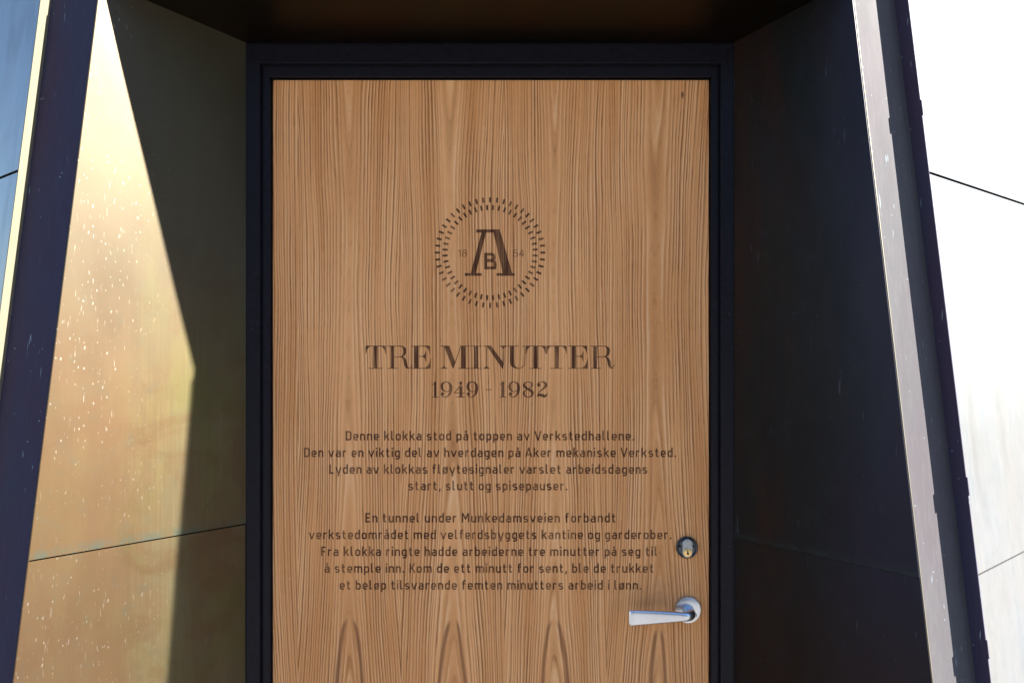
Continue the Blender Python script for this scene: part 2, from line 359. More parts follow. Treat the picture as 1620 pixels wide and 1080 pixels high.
# reveals: splayed side linings, two sheets each, joined by a seam
def rev(side):
    E = EL if side < 0 else ER; xi = XLI if side < 0 else XRI
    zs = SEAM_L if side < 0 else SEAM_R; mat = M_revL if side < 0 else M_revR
    def f(u, z):
        o = E(z); i = Vector((xi, DI, z)); 
        if z > ZI: i.z = ZI + (z - ZI) * 0.0 if False else z
        return i.lerp(o, u)
    def up(u, v):
        zi = (zs) + (ZI - zs) * v; zo = zs + (ZT - zs) * v
        o = E(zo); i = Vector((xi, DI, zi)); return i.lerp(o, u)
    def lo(u, v):
        z = 0.0 + (zs - (GAP if side < 0 else 0.0007)) * v; p = Vector((xi, DI, z)).lerp(E(z), u)
        n = Vector((0.785 * -side, -0.62, 0)); return p - n * (0.0016 if side < 0 else 0.0008)
    nm = 'reveal_panel'
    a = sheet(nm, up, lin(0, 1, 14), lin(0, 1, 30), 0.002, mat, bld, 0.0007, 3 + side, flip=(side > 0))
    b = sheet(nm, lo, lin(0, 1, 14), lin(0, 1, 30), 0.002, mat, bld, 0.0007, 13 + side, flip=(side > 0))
    tag(a, 'upper lining sheet, half in sun' if side < 0 else 'upper dark lining sheet'); tag(b, 'lower lining sheet, half in sun' if side < 0 else 'lower dark lining sheet')
    # folded hem along the front corner
    zz = lin(0, ZT - (0.014 if side > 0 else 0), 40); hr = 0.0013; fo = 0.0034 if side > 0 else 0.001
    pr = [E(z) + Vector((-side * 0.0003, -fo, 0)) for z in zz]
    rings = [[p + Vector((hr * math.cos(a), hr * math.sin(a), 0)) for a in [math.pi * 2 * k / 8 for k in range(8)]] for p in pr]
    loft('folded_edge', rings, M_lip if side > 0 else mat, bld)
rev(-1); rev(1)
# head lining
def head(u, v):
    i = Vector((XLI + (XRI - XLI) * u, DI, ZI)); o = EL(ZT).lerp(ER(ZT), u); return i.lerp(o, v)
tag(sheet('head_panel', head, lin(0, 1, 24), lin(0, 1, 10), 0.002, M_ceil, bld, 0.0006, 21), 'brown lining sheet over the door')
# front border strips and raised lips
ZTOP = 3.6
def zlist(a, b, n, extra=()):
    z = lin(a, b, n)
    for t0, t1 in extra:
        for q in (t0, t1):
            if a < q < b: z += [q - 1e-5, q + 1e-5]
    return sorted(z)
STW = 0.11
ZH = ZT + STW
for E, B, L, hh, sgn in ((EL, BL, LL, HL, -1), (ER, BR, LR, None, 1)):
    for nm, z0, z1 in (('border_strip', 0, ZH),):
        sheet(nm, lambda u, v, E=E, B=B: E(v).lerp(B(v), u), lin(0, 1, 6), lin(z0, z1, 30), 0.002, M_strip if sgn > 0 else M_stripL, bld, 0.0004, 31 + sgn, flip=(sgn < 0))
    z = zlist(0, ZH, 60, TABS if sgn > 0 else ())
    V = []; F = []; off = (Vector((c24, s24, 0)) if sgn > 0 else Vector((-c13, s13, 0))) * 0.0015
    for k, q in enumerate(z):
        b_, l_ = B(q), L(q)
        V += [b_, l_, l_ + off, b_ + off]
    for k in range(len(z) - 1):
        for i in range(4): F.append((4 * k + i, 4 * k + (i + 1) % 4, 4 * k + 4 + (i + 1) % 4, 4 * k + 4 + i))
    F.append((0, 1, 2, 3)); F.append(tuple(4 * (len(z) - 1) + i for i in (3, 2, 1, 0)))
    mesh('raised_lip', V, F, M_lip if sgn < 0 else M_stripL, bld)
# head strip: leans up and back over the opening
nF = Vector((0, 1, 0))
def hs(u, v):
    a = EL(ZT).lerp(ER(ZT), u); b = BL(ZH).lerp(BR(ZH), u); b.y = dz(ZH) + 0.03; return a.lerp(b, v)
sheet('border_strip', hs, lin(0, 1, 12), lin(0, 1, 4), 0.002, M_strip, bld)
# outer cladding: 45 degree faces, then the flanks
W1, W2 = 1.25, 1.1
def outerP(side, s, z):
    L = (LL(z) if side < 0 else LR(z, HR)) + (Vector((c24, s24, 0)) if side > 0 else Vector((-c13, s13, 0))) * 0.0015
    sh = 0.0
    a = Vector((side * .7071, .7071, 0)); b = Vector((side * 0.05, 1, 0)).normalized()
    tw = W1 - 0.10 * z
    if s <= 1: return L + a * tw * s
    return L + a * tw + b * (W2) * (s - 1)
for side in (-1, 1):
    hs_ = [0.0, SEAM_R if side > 0 else 1.206, SEAM_U, 2.62, ZTOP]
    for face in (0, 1):
        for k in range(4):
            z0, z1 = hs_[k] + ((0.0052 if k == 2 else GAP) if k else 0), hs_[k + 1]
            o = sheet('cladding_panel', lambda u, v, side=side, face=face: outerP(side, face + u, v), lin(0, 1, 10), lin(z0, z1, 10), 0.002, M_clad, bld, 0.0012, 40 + k + face * 5 + side * 9, flip=(side < 0))
# panel above the head
def upf(u, v): 
    a = LL(v).lerp(LR(v, HR), u); a.y = dz(v) + 0.05; return a
sheet('cladding_panel', upf, lin(0, 1, 12), lin(ZH + 0.003, ZTOP, 8), 0.002, M_clad, bld, 0.001, 77)
# top and back
tp = [outerP(-1, 2, ZTOP), outerP(-1, 1, ZTOP), LL(ZTOP), LR(ZTOP, HR), outerP(1, 1, ZTOP), outerP(1, 2, ZTOP)]
mesh('roof', [p + Vector((0, 0, 0.004)) for p in tp] + [p + Vector((0, 0, 0.03)) for p in tp], [(0, 1, 2, 3, 4, 5), (11, 10, 9, 8, 7, 6)] + [(i, (i + 1) % 6, 6 + (i + 1) % 6, 6 + i) for i in range(6)], M_clad, bld)
sheet('back_panel', lambda u, v: outerP(-1, 2, v).lerp(outerP(1, 2, v), u) + Vector((0, 0.003, 0)), lin(0, 1, 4), lin(0, ZTOP, 4), 0.003, M_clad, bld)
# dark carcass behind the sheets so that the joints read black
def carc(name, f, flip):
    sheet(name, f, lin(0, 1, 12), lin(0, 1, 24), 0.004, M_body, bld, flip=flip)
for side in (-1, 1):
    E = EL if side < 0 else ER; xi = XLI if side < 0 else XRI
    n = Vector((0.785 * -side, -0.62, 0)) * 0.022
    carc('inner_carcass', lambda u, v, E=E, xi=xi, n=n: Vector((xi, DI, 0.0 + (ZT - 0.02) * v)).lerp(E((ZT - 0.02) * v), u) - n, side > 0)
    m = Vector((side * .7071, -.7071, 0)) * 0.012
    carc('inner_carcass', lambda u, v, side=side, m=m: outerP(side, 0.01 + .98 * u, (ZTOP - .02) * v) - m, side < 0)

# ------------------------------------------------------------------ added unseen blocks, darkening reflections and blocking horizon light
M_brick = simple('dark_brick', (0.055, 0.035, 0.028), 0.85, 0.0, 8, 0.3, 0.3); M_glass = simple('dark_window_glass', (0.02, 0.024, 0.028), 0.08)
for bx, by, bw, bh, rot, lab in ((-17, -34, 17, 13, 0, 'added unseen brick block at far left, darkening reflections'), (2, -37, 17, 15.5, 0, 'added unseen taller brick block behind the camera, darkening reflections'), (21, -33, 16, 11.5, 0, 'added unseen lower brick block behind right, darkening reflections'), (44, -3, 46, 15.5, 90, 'added unseen long brick block at right, hiding the bright horizon')):
    ob = empty('added_dark_building', (bx, by, 0)); tag(ob, lab, 'building', 'added light-blocking blocks')
    box('wall', bx - bw / 2, bx + bw / 2, by - 12, by, 0, bh, M_brick, ob)
    me0 = None
    for fl in range(int(bh / 3.2)):
        nw = int(bw / 2.8)
        for k in range(nw):
            wx = bx - bw / 2 + bw * (k + .5) / nw
            if me0 is None: w0 = box('window', wx - .8, wx + .8, by + .003, by + .05, 1.0 + 3.1 * fl, 2.8 + 3.1 * fl, M_glass, ob); me0 = (wx, fl)
            else:
                w = w0.copy(); link(w, ob); w.location = (wx - me0[0], 0, 3.1 * (fl - me0[1]))
    ob.rotation_euler = (0, 0, R(rot))

# ------------------------------------------------------------------ door frame
DY = 1.90
def px(x): return (x - 810) / 1460 * DY
def pz(y): return CZ + (540 - y) / 1460 * DY
DL, DR, DT = px(431.5), px(1121.5), pz(127)
fr = empty('door_frame', (0, 1.9, 0)); tag(fr, kind='thing', label='dark painted steel door frame with stepped profile around the oak door', cat='door frame')
# stepped moulding profile: (distance from door edge outward, y)
prof = [(0.0030, 1.915), (0.0030, 1.8905), (0.0042, 1.8890), (0.0200, 1.8885), (0.0208, 1.8900), (0.0235, 1.8902), (0.0245, 1.8800), (0.0256, 1.8785), (0.0560, 1.8782), (0.060, 1.8790), (0.060, 1.915)]
wL = DL - XLI - 0.0005; wR = XRI - DR - 0.0005; wT = ZI - DT - 0.0005
def pscale(w): return [(d * (w / 0.060), y) for d, y in prof]
def fpart(name, pts_a, pts_b):
    n = len(pts_a); V = pts_a + pts_b; F = [(i, (i + 1) % n, n + (i + 1) % n, n + i) for i in range(n)]; F.append(tuple(range(n))); F.append(tuple(range(2 * n - 1, n - 1, -1)))
    return mesh(name, V, F, M_frame, fr)
pL, pR, pT = pscale(wL), pscale(wR), pscale(wT); e = 0.0004
fpart('jamb', [Vector((DL - d, y, 0)) for d, y in pL], [Vector((DL - d, y, DT + dt - e)) for (d, y), (dt, _) in zip(pL, pT)])
fpart('jamb', [Vector((DR + d, y, 0)) for d, y in pR], [Vector((DR + d, y, DT + dt - e)) for (d, y), (dt, _) in zip(pR, pT)])
fpart('frame_head', [Vector((DL - dl, y, DT + dt)) for (dl, y), (dt, _) in zip(pL, pT)], [Vector((DR + dr, y, DT + dt)) for (dr, y), (dt, _) in zip(pR, pT)])
box('gasket', DL - 0.0028, DL - 0.0002, 1.906, 1.914, 0.02, DT, M_gask, fr); box('gasket', DR + 0.0002, DR + 0.0028, 1.906, 1.914, 0.02, DT, M_gask, fr)
box('gasket', DL - 0.0028, DR + 0.0028, 1.906, 1.914, DT + 0.0006, DT + 0.0028, M_gask, fr)
box('threshold', DL - 0.002, DR + 0.002, 1.885, 1.96, 0.0, 0.018, M_steel, fr)
for xx, zz in ((px(411), pz(990)), (px(1150), pz(497)), (px(1150), pz(860)), (px(403), pz(520))):
    lathe_y('frame_screw', [(0.0022, 0.0), (0.0022, 0.0006), (0.0012, 0.0008)], xx, 1.8785, zz, M_gask, fr, 12)

# ------------------------------------------------------------------ door
door = empty('oak_door', ((DL + DR) / 2, DY, 0.02)); tag(door, kind='thing', label='pale oak veneered door with engraved emblem and text, set in dark frame', cat='door')
box('door_leaf', DL, DR, DY, DY + 0.045, 0.022, DT, M_oak, door, 0.0008)
box('door_backing', DL - 0.02, DR + 0.02, DY + 0.05, DY + 0.06, 0, DT + 0.03, M_body, fr)

# --- stroke geometry for the lettering (2-D polygons in photograph-plane units, converted to metres on the door)
def roundpath(pts, r, closed=False, seg=4):
    n = len(pts); out = []
    for i, p in enumerate(pts):
        rr = r
        if len(p) == 3: rr = p[2]
        p = Vector(p[:2])
        if not closed and i in (0, n - 1): out.append(p); continue
        a = Vector(pts[i - 1][:2]); b = Vector(pts[(i + 1) % n][:2])
        da, db = (a - p), (b - p); k = min(rr, da.length * .499, db.length * .499)
        if k < 1e-4: out.append(p); continue
        s, t = p + da.normalized() * k, p + db.normalized() * k
        for j in range(seg + 1):
            q = j / seg; out.append(s * (1 - q) ** 2 + p * 2 * q * (1 - q) * 1.0 + t * q * q)
    return out
def ribbon(pts, w, closed=False):
    """pts list of Vectors; w number or list of widths -> polygon dict"""
    n = len(pts); ws = w if isinstance(w, list) else [w] * n; Lf, Rt = [], []
    for i in range(n):
        if closed: a, b = pts[i - 1], pts[(i + 1) % n]
        else: a, b = pts[max(0, i - 1)], pts[min(n - 1, i + 1)]
        d1 = (pts[i] - a); d2 = (b - pts[i])
        d1 = d1.normalized() if d1.length > 1e-9 else None; d2 = d2.normalized() if d2.length > 1e-9 else None
        d1 = d1 or d2; d2 = d2 or d1
        t = (d1 + d2); t = t.normalized() if t.length > 1e-6 else d1
        nn = Vector((-t.y, t.x)); co = max(0.5, nn.dot(Vector((-d1.y, d1.x)))); k = ws[i] / 2 / co
        Lf.append(pts[i] + nn * k); Rt.append(pts[i] - nn * k)
    V = [tuple(v) for v in Lf + Rt]; F = [(i, i + 1, n + i + 1, n + i) for i in range(n - 1)]
    if closed: F.append((n - 1, 0, n, 2 * n - 1))
    return {'v': V, 'f': F}
def poly(pts): return {'v': [tuple(p) for p in pts], 'f': [tuple(range(len(pts)))]}
def disc(cx, cy, r, n=14, ry=None):
    ry = ry or r; return poly([(cx + r * math.cos(2 * math.pi * i / n), cy + ry * math.sin(2 * math.pi * i / n)) for i in range(n)])
def smooth(pts, seg=5):
    """Catmull-Rom through (x, y, w)"""
    P = [Vector(p) for p in pts]; out = []
    for i in range(len(P) - 1):
        a = P[i - 1] if i else P[i] * 2 - P[i + 1]; b, c = P[i], P[i + 1]; d = P[i + 2] if i + 2 < len(P) else c * 2 - b
        for j in range(seg):
            t = j / seg; out.append(0.5 * ((2 * b) + (c - a) * t + (2 * a - 5 * b + 4 * c - d) * t * t + (3 * b - a - 3 * c + d) * t ** 3))
    out.append(P[-1]); return out
def vs(pts, seg=5):
    s = smooth(pts, seg); return ribbon([Vector((p.x, p.y)) for p in s], [max(p.z, 0.01) for p in s])
def xf(polys, f): return [{'v': [f(*v) for v in p['v']], 'f': p['f']} for p in polys]

# sans alphabet, cap height 1
SW = 0.150; h2 = SW / 2
B_, T_, C_, W_ = h2, 0.70 - h2, 1.0 - h2, 0.40
def S(*pts, r=0.15, closed=False, w=SW): return ribbon(roundpath([tuple(p) for p in pts], r, closed), w, closed)
def cap_ends(p): return p
def gl(ch):
    W = W_; a = []
    if ch == 'n': return W, [S((0, 0), (0, .70)), S((h2, T_), (W, T_), (W, 0))]
    if ch == 'h': return W, [S((0, 0), (0, 1.02)), S((h2, T_), (W, T_), (W, 0))]
    if ch == 'm': return .74, [S((0, 0), (0, .70)), S((h2, T_), (.37, T_), (.37, 0)), S((.38, T_), (.74, T_), (.74, 0))]
    if ch == 'u': return W, [S((0, .70), (0, B_), (W - h2, B_)), S((W, .70), (W, 0))]
    if ch == 'r': return .26, [S((0, 0), (0, .70)), S((h2, T_), (.29, T_))]
    if ch == 'o': return W, [S((0, B_), (W, B_), (W, T_), (0, T_), closed=True)]
    if ch == 'ø': return W, [S((0, B_), (W, B_), (W, T_), (0, T_), closed=True), S((-.06, -.07), (W + .06, .77), w=.09)]
    if ch == 'e': return W, [S((W - .01, B_), (0, B_), (0, T_), (W, T_), (W, .33, 0.0), (h2, .33))]
    if ch == 'c': return W, [S((W, B_), (0, B_), (0, T_), (W, T_))]
    if ch in 'aå':
        g = [S((.03, T_), (W, T_), (W, 0)), S((W - h2, .385), (0, .385), (0, B_), (W - h2, B_), r=.13)]
        if ch == 'å': g.append(S((W / 2 - .085, .83), (W / 2 + .085, .83), (W / 2 + .085, 1.0), (W / 2 - .085, 1.0), closed=True, w=.075, r=.09))
        return W, g
    if ch == 'b': return W, [S((0, 0), (0, 1.02)), S((h2, T_), (W, T_), (W, B_), (h2, B_))]
    if ch == 'p': return W, [S((0, -.25), (0, .70)), S((h2, T_), (W, T_), (W, B_), (h2, B_))]
    if ch == 'd': return W, [S((W, 0), (W, 1.02)), S((W - h2, T_), (0, T_), (0, B_), (W - h2, B_))]
    if ch == 'g': return W, [S((W, .70), (W, -.185), (.02, -.185)), S((W - h2, T_), (0, T_), (0, B_), (W - h2, B_))]
    if ch == 's': return W - .02, [S((W - .03, T_), (0, T_), (0, .355), (W - .02, .345), (W - .02, B_), (0, B_), r=.14)]
    if ch == 't': return .28, [S((.08, .92), (.08, B_), (.31, B_)), S((-.06, T_), (.005, T_), w=.13), S((.155, T_), (.29, T_), w=.13)]
    if ch == 'f': return .28, [S((.31, C_ + .01), (.08, C_ + .01), (.08, 0)), S((-.06, T_), (.005, T_), w=.13), S((.155, T_), (.29, T_), w=.13)]
    if ch == 'l': return .16, [S((0, 1.02), (0, B_), (.17, B_))]
    if ch == 'i': return 0.0, [S((0, 0), (0, .70)), S((0, .84), (0, 1.0), w=.16)]
    if ch == 'v': return .44, [S((-.04, .70), (.22, .02), (.48, .70), r=.05, w=.14)]
    if ch == 'y': return .44, [S((-.04, .70), (.20, .06), w=.14), S((.48, .70), (.18, -.26), w=.14)]
    if ch == 'k': return .40, [S((0, 0), (0, 1.02)), S((.42, .70), (h2 + .02, .33), w=.14), S((.17, .45), (.44, 0), w=.14)]
    if ch == '.': return .02, [S((.01, 0), (.01, .17), w=.17)]
    if ch == ',': return .04, [S((.04, .17), (.04, .05), (-.03, -.15), w=.13, r=.05)]
    if ch == 'D': return .46, [S((h2, B_), (.46, B_), (.46, C_), (h2, C_), r=.19), S((0, 0), (0, 1.0))]
    if ch == 'E': return .40, [S((.42, B_), (0, B_, 0), (0, C_, 0), (.42, C_)), S((h2, .5), (.37, .5))]
    if ch == 'F': return .38, [S((0, 0), (0, C_, 0), (.41, C_)), S((h2, .47), (.36, .47))]
    if ch == 'L': return .36, [S((0, 1.0), (0, B_, 0), (.40, B_))]
    if ch == 'K': return .46, [S((0, 0), (0, 1.0)), S((.48, 1.0), (h2 + .02, .42), w=.14), S((.18, .56), (.52, 0), w=.14)]
    if ch == 'M': return .64, [S((0, 0), (0, 1.0)), S((.64, 0), (.64, 1.0)), S((.03, .98), (.32, .36), (.61, .98), r=.03, w=.14)]
    if ch == 'V': return .54, [S((-.05, 1.0), (.27, .02), (.59, 1.0), r=.03, w=.145)]
    if ch == 'A': return .54, [S((-.05, 0), (.27, .98), (.59, 0), r=.03, w=.145), S((.11, .27), (.43, .27), w=.12)]
    if ch == '1': return .25, [S((0, .80), (.22, .95), (.22, 0), r=.02)]
    if ch == '8': return .46, [S((0.03, .53), (.43, .53), (.43, C_), (.03, C_), closed=True, r=.2), S((0, B_), (.46, B_), (.46, .50), (0, .50), closed=True, r=.2)]
    if ch == '5': return .44, [S((.43, C_), (.05, C_, 0), (.02, .52, 0.04), (.22, .60), (.46, .56), (.46, B_), (0, B_), (-.02, .25), r=.18)]
    if ch == '4': return .50, [S((.38, 0), (.38, .97, 0), (0, .30, 0), (.52, .30))]
    raise ValueError(ch)
def textline(name, text, x0, x1, ybase, cap, parent, side=0.34, space=0.36, w=1.0, mat=None):
    """lay a line out between the left and right ends x0..x1 (photograph pixels on the door plane)"""
    adv = 0; items = []
    for ch in text:
        if ch == ' ': adv += space; continue
        gw, ps = gl(ch); items.append((adv, ps)); adv += gw + side
    tot = adv - side + SW; k = (x1 - x0) / tot
    pol = []
    for a, ps in items:
        for p in ps: pol.append({'v': [(px(x0 + (a + h2 + vx) * k), pz(ybase - vy * cap)) for vx, vy in p['v']], 'f': p['f']})
    return flatmesh(name, pol, mat or M_ink, parent, DY - 0.00035)
lines = [("Denne klokka stod på toppen av Verkstedhallene.", 547, 1003, 696.2), ("Den var en viktig del av hverdagen på Aker mekaniske Verksted.", 481, 1069.5, 722.6),
         ("Lyden av klokkas fløytesignaler varslet arbeidsdagens", 521, 1024, 748.9), ("start, slutt og spisepauser.", 646, 897.5, 775.0),
         ("En tunnel under Munkedamsveien forbandt", 578, 974, 825.8), ("verkstedområdet med velferdsbyggets kantine og garderober.", 489, 1062, 852.2),
         ("Fra klokka ringte hadde arbeiderne tre minutter på seg til", 508, 1040, 878.8), ("å stemple inn. Kom de ett minutt for sent, ble de trukket", 513.5, 1034, 905.3),
         ("et beløp tilsvarende femten minutters arbeid i lønn.", 537.5, 1014.5, 931.9)]
for t_, a, b, yb in lines: textline('text_line', t_, a, b, yb, 14.8, door)

# --- serif title (coordinates in zoomed pixels: 7.714 per photograph pixel)
K = 7.714
def Z1(ox, oy): return lambda x, y: (px(ox + x / K), pz(oy + y / K))
T0, B0 = 90, 370; HAIR = 8
def hair(x0, x1, y): return poly([(x0, y - HAIR / 2), (x1, y - HAIR / 2), (x1, y + HAIR / 2), (x0, y + HAIR / 2)])
def stem(x0, x1, y0=T0, y1=B0): return poly([(x0, y0), (x1, y0), (x1, y1), (x0, y1)])
def arcpts(p0, c, p1, n=6): return [((1 - t) ** 2 * p0[0] + 2 * t * (1 - t) * c[0] + t * t * p1[0], (1 - t) ** 2 * p0[1] + 2 * t * (1 - t) * c[1] + t * t * p1[1]) for t in [i / n for i in range(n + 1)]]
def Tg(x0, x1, s0, s1, b0, b1):
    return [stem(s0, s1), hair(x0, x1, T0 + 4), hair(b0, b1, B0 - 4),
            poly([(x0, T0)] + arcpts((x0 + 62, T0 + 4), (x0 + 12, T0 + 30), (x0 + 7, T0 + 100)) + [(x0, T0 + 100)]),
            poly([(x1, T0)] + arcpts((x1 - 62, T0 + 4), (x1 - 12, T0 + 30), (x1 - 7, T0 + 100)) + [(x1, T0 + 100)])]
def Rg(s0, s1, l, br, tail):
    m = s1
    return [stem(s0, s1), hair(l, m + 50, T0 + 4), hair(l, s1 + 48, B0 - 4),
            vs([(m + 40, T0 + 4, 8), (br - 50, T0 + 8, 12), (br - 22, T0 + 38, 34), (br - 17, T0 + 68, 38), (br - 24, T0 + 102, 30), (br - 50, T0 + 128, 14), (m + 50, T0 + 136, 8), (m, T0 + 136, 8)]),
            vs([(br - 62, T0 + 136, 8), (br - 35, T0 + 148, 22), (br - 14, T0 + 185, 36), (br - 6, T0 + 225, 38), (br + 8, T0 + 262, 28), (br + 32, T0 + 273, 9), (tail - 12, T0 + 262, 8), (tail, T0 + 228, 8)])]
def Eg(s0, s1, l, r):
    my = T0 + 130; wx = s1 + 92
    return [stem(s0, s1), hair(l, r, T0 + 4), hair(l, r + 6, B0 - 4), hair(s1, wx, my),
            poly([(r, T0)] + arcpts((r - 72, T0 + 4), (r - 10, T0 + 30), (r - 6, T0 + 104)) + [(r, T0 + 104)]),
            poly(arcpts((r - 72, B0 - 4), (r - 8, B0 - 32), (r + 2, B0 - 120)) + [(r + 9, B0 - 120), (r + 6, B0)]),
            poly([(wx, my - 64)] + [(wx, my + 64)] + arcpts((wx - 8, my + 60), (wx - 14, my + 8), (wx - 56, my + 2)) + arcpts((wx - 56, my - 2), (wx - 14, my - 8), (wx - 8, my - 60)))]
def foot(x, y, w, up=True):
    s = -1 if up else 1
    return poly([(x - w, y)] + arcpts((x - w, y + s * 7), (x - 6, y + s * 10), (x - 5, y + s * 46)) + arcpts((x + 5, y + s * 46), (x + 6, y + s * 10), (x + w, y + s * 7)) + [(x + w, y)])
def letter(polys, f): return flatmesh('title_letter', xf(polys, f), M_ink, door, DY - 0.00035)
A1 = Z1(570, 535); A2 = Z1(770, 535)
letter(Tg(65, 313, 160, 212, 105, 272), A1)
letter(Rg(370, 414, 332, 560, 632), A1)
letter(Eg(655, 712, 622, 852), A1)
letter([stem(1018, 1027, T0, B0), foot(1022, B0, 42), hair(980, 1030, T0 + 4), poly([(1022, T0), (1085, T0), (1158, 290), (1130, B0 + 2)]), vs([(1132, 368, 8), (1180, 232, 8), (1228, T0 + 2, 8)], 1),
             stem(1230, 1287), hair(1222, 1330, T0 + 4), hair(1195, 1334, B0 - 4)], A1)
letter([stem(1388, 1436), hair(1340, 1482, T0 + 4), hair(1340, 1476, B0 - 4)], A1)
letter([stem(-8, 1, T0, B0), foot(-3, B0, 42), hair(-40, 5, T0 + 4), poly([(-2, T0), (52, T0), (203, 296), (203, B0 + 2), (190, B0)]), stem(200, 208, T0, 330), foot(204, T0, 46, False)], A2)
letter([stem(284, 336, T0, 292), hair(255, 385, T0 + 4), vs([(310, 288, 52), (318, 325, 44), (345, 352, 24), (390, 366, 9), (435, 350, 8), (462, 310, 8), (467, 200, 8), (467, T0, 8)]), hair(432, 472, T0 + 4)], A2)
letter(Tg(478, 722, 570, 623, 515, 662), A2)
letter(Tg(728, 976, 828, 881, 775, 925), A2)
letter(Eg(1035, 1087, 992, 1226), A2)
letter(Rg(1300, 1345, 1270, 1503, 1556), A2)
D0 = Z1(670, 595)
def one(x): return [poly([(x - 13, 66), (x + 14, 66), (x + 14, 250), (x - 13, 250)]), hair(x - 42, x + 42, 253), vs([(x - 40, 100, 7), (x - 22, 98, 8), (x - 8, 78, 10)])]
def nine(cx):
    return [vs([(cx + 12, 186, 7), (cx - 18, 184, 10), (cx - 46, 160, 26), (cx - 54, 125, 33), (cx - 46, 90, 26), (cx - 18, 69, 10), (cx + 8, 67, 8)]),
            vs([(cx + 4, 67, 8), (cx + 32, 80, 18), (cx + 50, 110, 32), (cx + 54, 155, 36), (cx + 44, 205, 28), (cx + 20, 240, 14), (cx - 8, 254, 8), (cx - 38, 248, 9), (cx - 60, 224, 12)]),
            disc(cx - 46, 214, 20), vs([(cx + 8, 187, 7), (cx + 28, 178, 7), (cx + 42, 155, 7)])]
D4 = [poly([(440, 140), (472, 110), (472, 250), (440, 250)]), hair(408, 502, 253), hair(370, 502, 203), vs([(376, 200, 8), (415, 158, 9), (450, 112, 12), (458, 80, 30)]), disc(455, 80, 17)]
D8 = [vs([(1278, 160, 26), (1238, 128, 30), (1226, 104, 26), (1246, 76, 12), (1278, 67, 8), (1312, 78, 16), (1322, 104, 24), (1308, 132, 12), (1282, 152, 7)]),
      vs([(1270, 152, 26), (1305, 172, 34), (1330, 202, 34), (1318, 238, 20), (1280, 254, 8), (1240, 242, 16), (1224, 208, 24), (1236, 178, 14), (1262, 160, 7)])]
D2 = [vs([(1400, 118, 12), (1396, 96, 18), (1414, 76, 10), (1446, 67, 9), (1480, 78, 24), (1494, 106, 34), (1476, 140, 24), (1430, 176, 12), (1400, 208, 9), (1390, 246, 8)]), disc(1408, 108, 19),
      vs([(1388, 246, 10), (1410, 228, 28), (1440, 230, 36), (1475, 242, 34), (1500, 228, 16), (1512, 204, 7)])]
for dg in (one(143), nine(279), D4, nine(595), [hair(758, 832, 163)], one(968), nine(1106), D8, D2): flatmesh('year_digit', xf(dg, D0), M_ink, door, DY - 0.00035)

# --- emblem
EX, EZ = px(775.4), pz(399.6); U = DY / 1460
KE = 1129 / 230
def Em(x, y): return (px(660 + x / KE), pz(290 + y / KE))
lett = [poly([(458, 358), (643, 358), (643, 383), (458, 383)]), poly([(500, 380), (536, 380), (455, 700), (415, 700)]), poly([(592, 380), (647, 380), (738, 700), (665, 700)]),
        poly([(370, 697), (502, 697), (502, 718), (370, 718)]), poly([(617, 697), (757, 697), (757, 718), (617, 718)])]
emb = flatmesh('emblem', xf(lett, Em), M_ink, door, DY - 0.00035); emb['label'] = 'round emblem with a slab letter A'
def Bl():
    k = 128; sw = .165; g = [ribbon(roundpath([(0, .0 + sw / 2), (.46, sw / 2), (.52, sw / 2), (.52, .52), (0.1, .52)], .2), sw), ribbon(roundpath([(0.0, 1 - sw / 2), (.47, 1 - sw / 2), (.47, .55), (.1, .55)], .2), sw), ribbon([Vector((.02, 0)), Vector((.02, 1))], sw)]
    return [{'v': [(530 + vx * k * 1.12, 668 - vy * k) for vx, vy in p['v']], 'f': p['f']} for p in g]
flatmesh('monogram_letter', xf(Bl(), Em), M_ink, emb, DY - 0.0004)
def small(text, x0, x1):
    global SW, h2, B_, T_, C_
    pol = []; adv = 0; it = []; o = (SW, h2, B_, T_, C_)
    SW = 0.085; h2 = SW / 2; B_ = h2; T_ = .7 - h2; C_ = 1 - h2
    for ch in text:
        gw, ps = gl(ch); 
        it.append((adv, ps)); adv += gw + .24
    k = (x1 - x0) / (adv - .24)
    for a, ps in it:
        for p in ps: pol.append({'v': [(x0 + (a + vx) * k, 570 - vy * 55) for vx, vy in p['v']], 'f': p['f']})
    SW, h2, B_, T_, C_ = o
    return pol
_S = S
def S(*pts, r=0.15, closed=False, w=None): return ribbon(roundpath([tuple(p) for p in pts], r, closed), SW if w is None else w, closed)
flatmesh('year_number', xf(small('18', 320, 383), Em), M_ink, emb, DY - 0.0004)
flatmesh('year_number', xf(small('54', 748, 828), Em), M_ink, emb, DY - 0.0004)
def mark_mesh(r0, r1, w):
    me = bpy.data.meshes.new('ring_mark'); w /= 2
    me.from_pydata([(-w, 0, r0), (w, 0, r0), (w, 0, r1), (-w, 0, r1)], [], [(0, 1, 2, 3)]); me.materials.append(M_ink); return me
mo, mi = mark_mesh(79.4 * U, 87.5 * U, 3.1 * U), mark_mesh(67.2 * U, 75.3 * U, 3.1 * U)
we = world_origin(emb)
for me, off in ((mo, 0), (mi, .5)):
    for k in range(48):
        o = bpy.data.objects.new('ring_mark', me); o.location = Vector((EX, DY - 0.00035, EZ)) - we
        o.rotation_euler = (0, 2 * math.pi * (k + off) / 48, 0); link(o, emb)

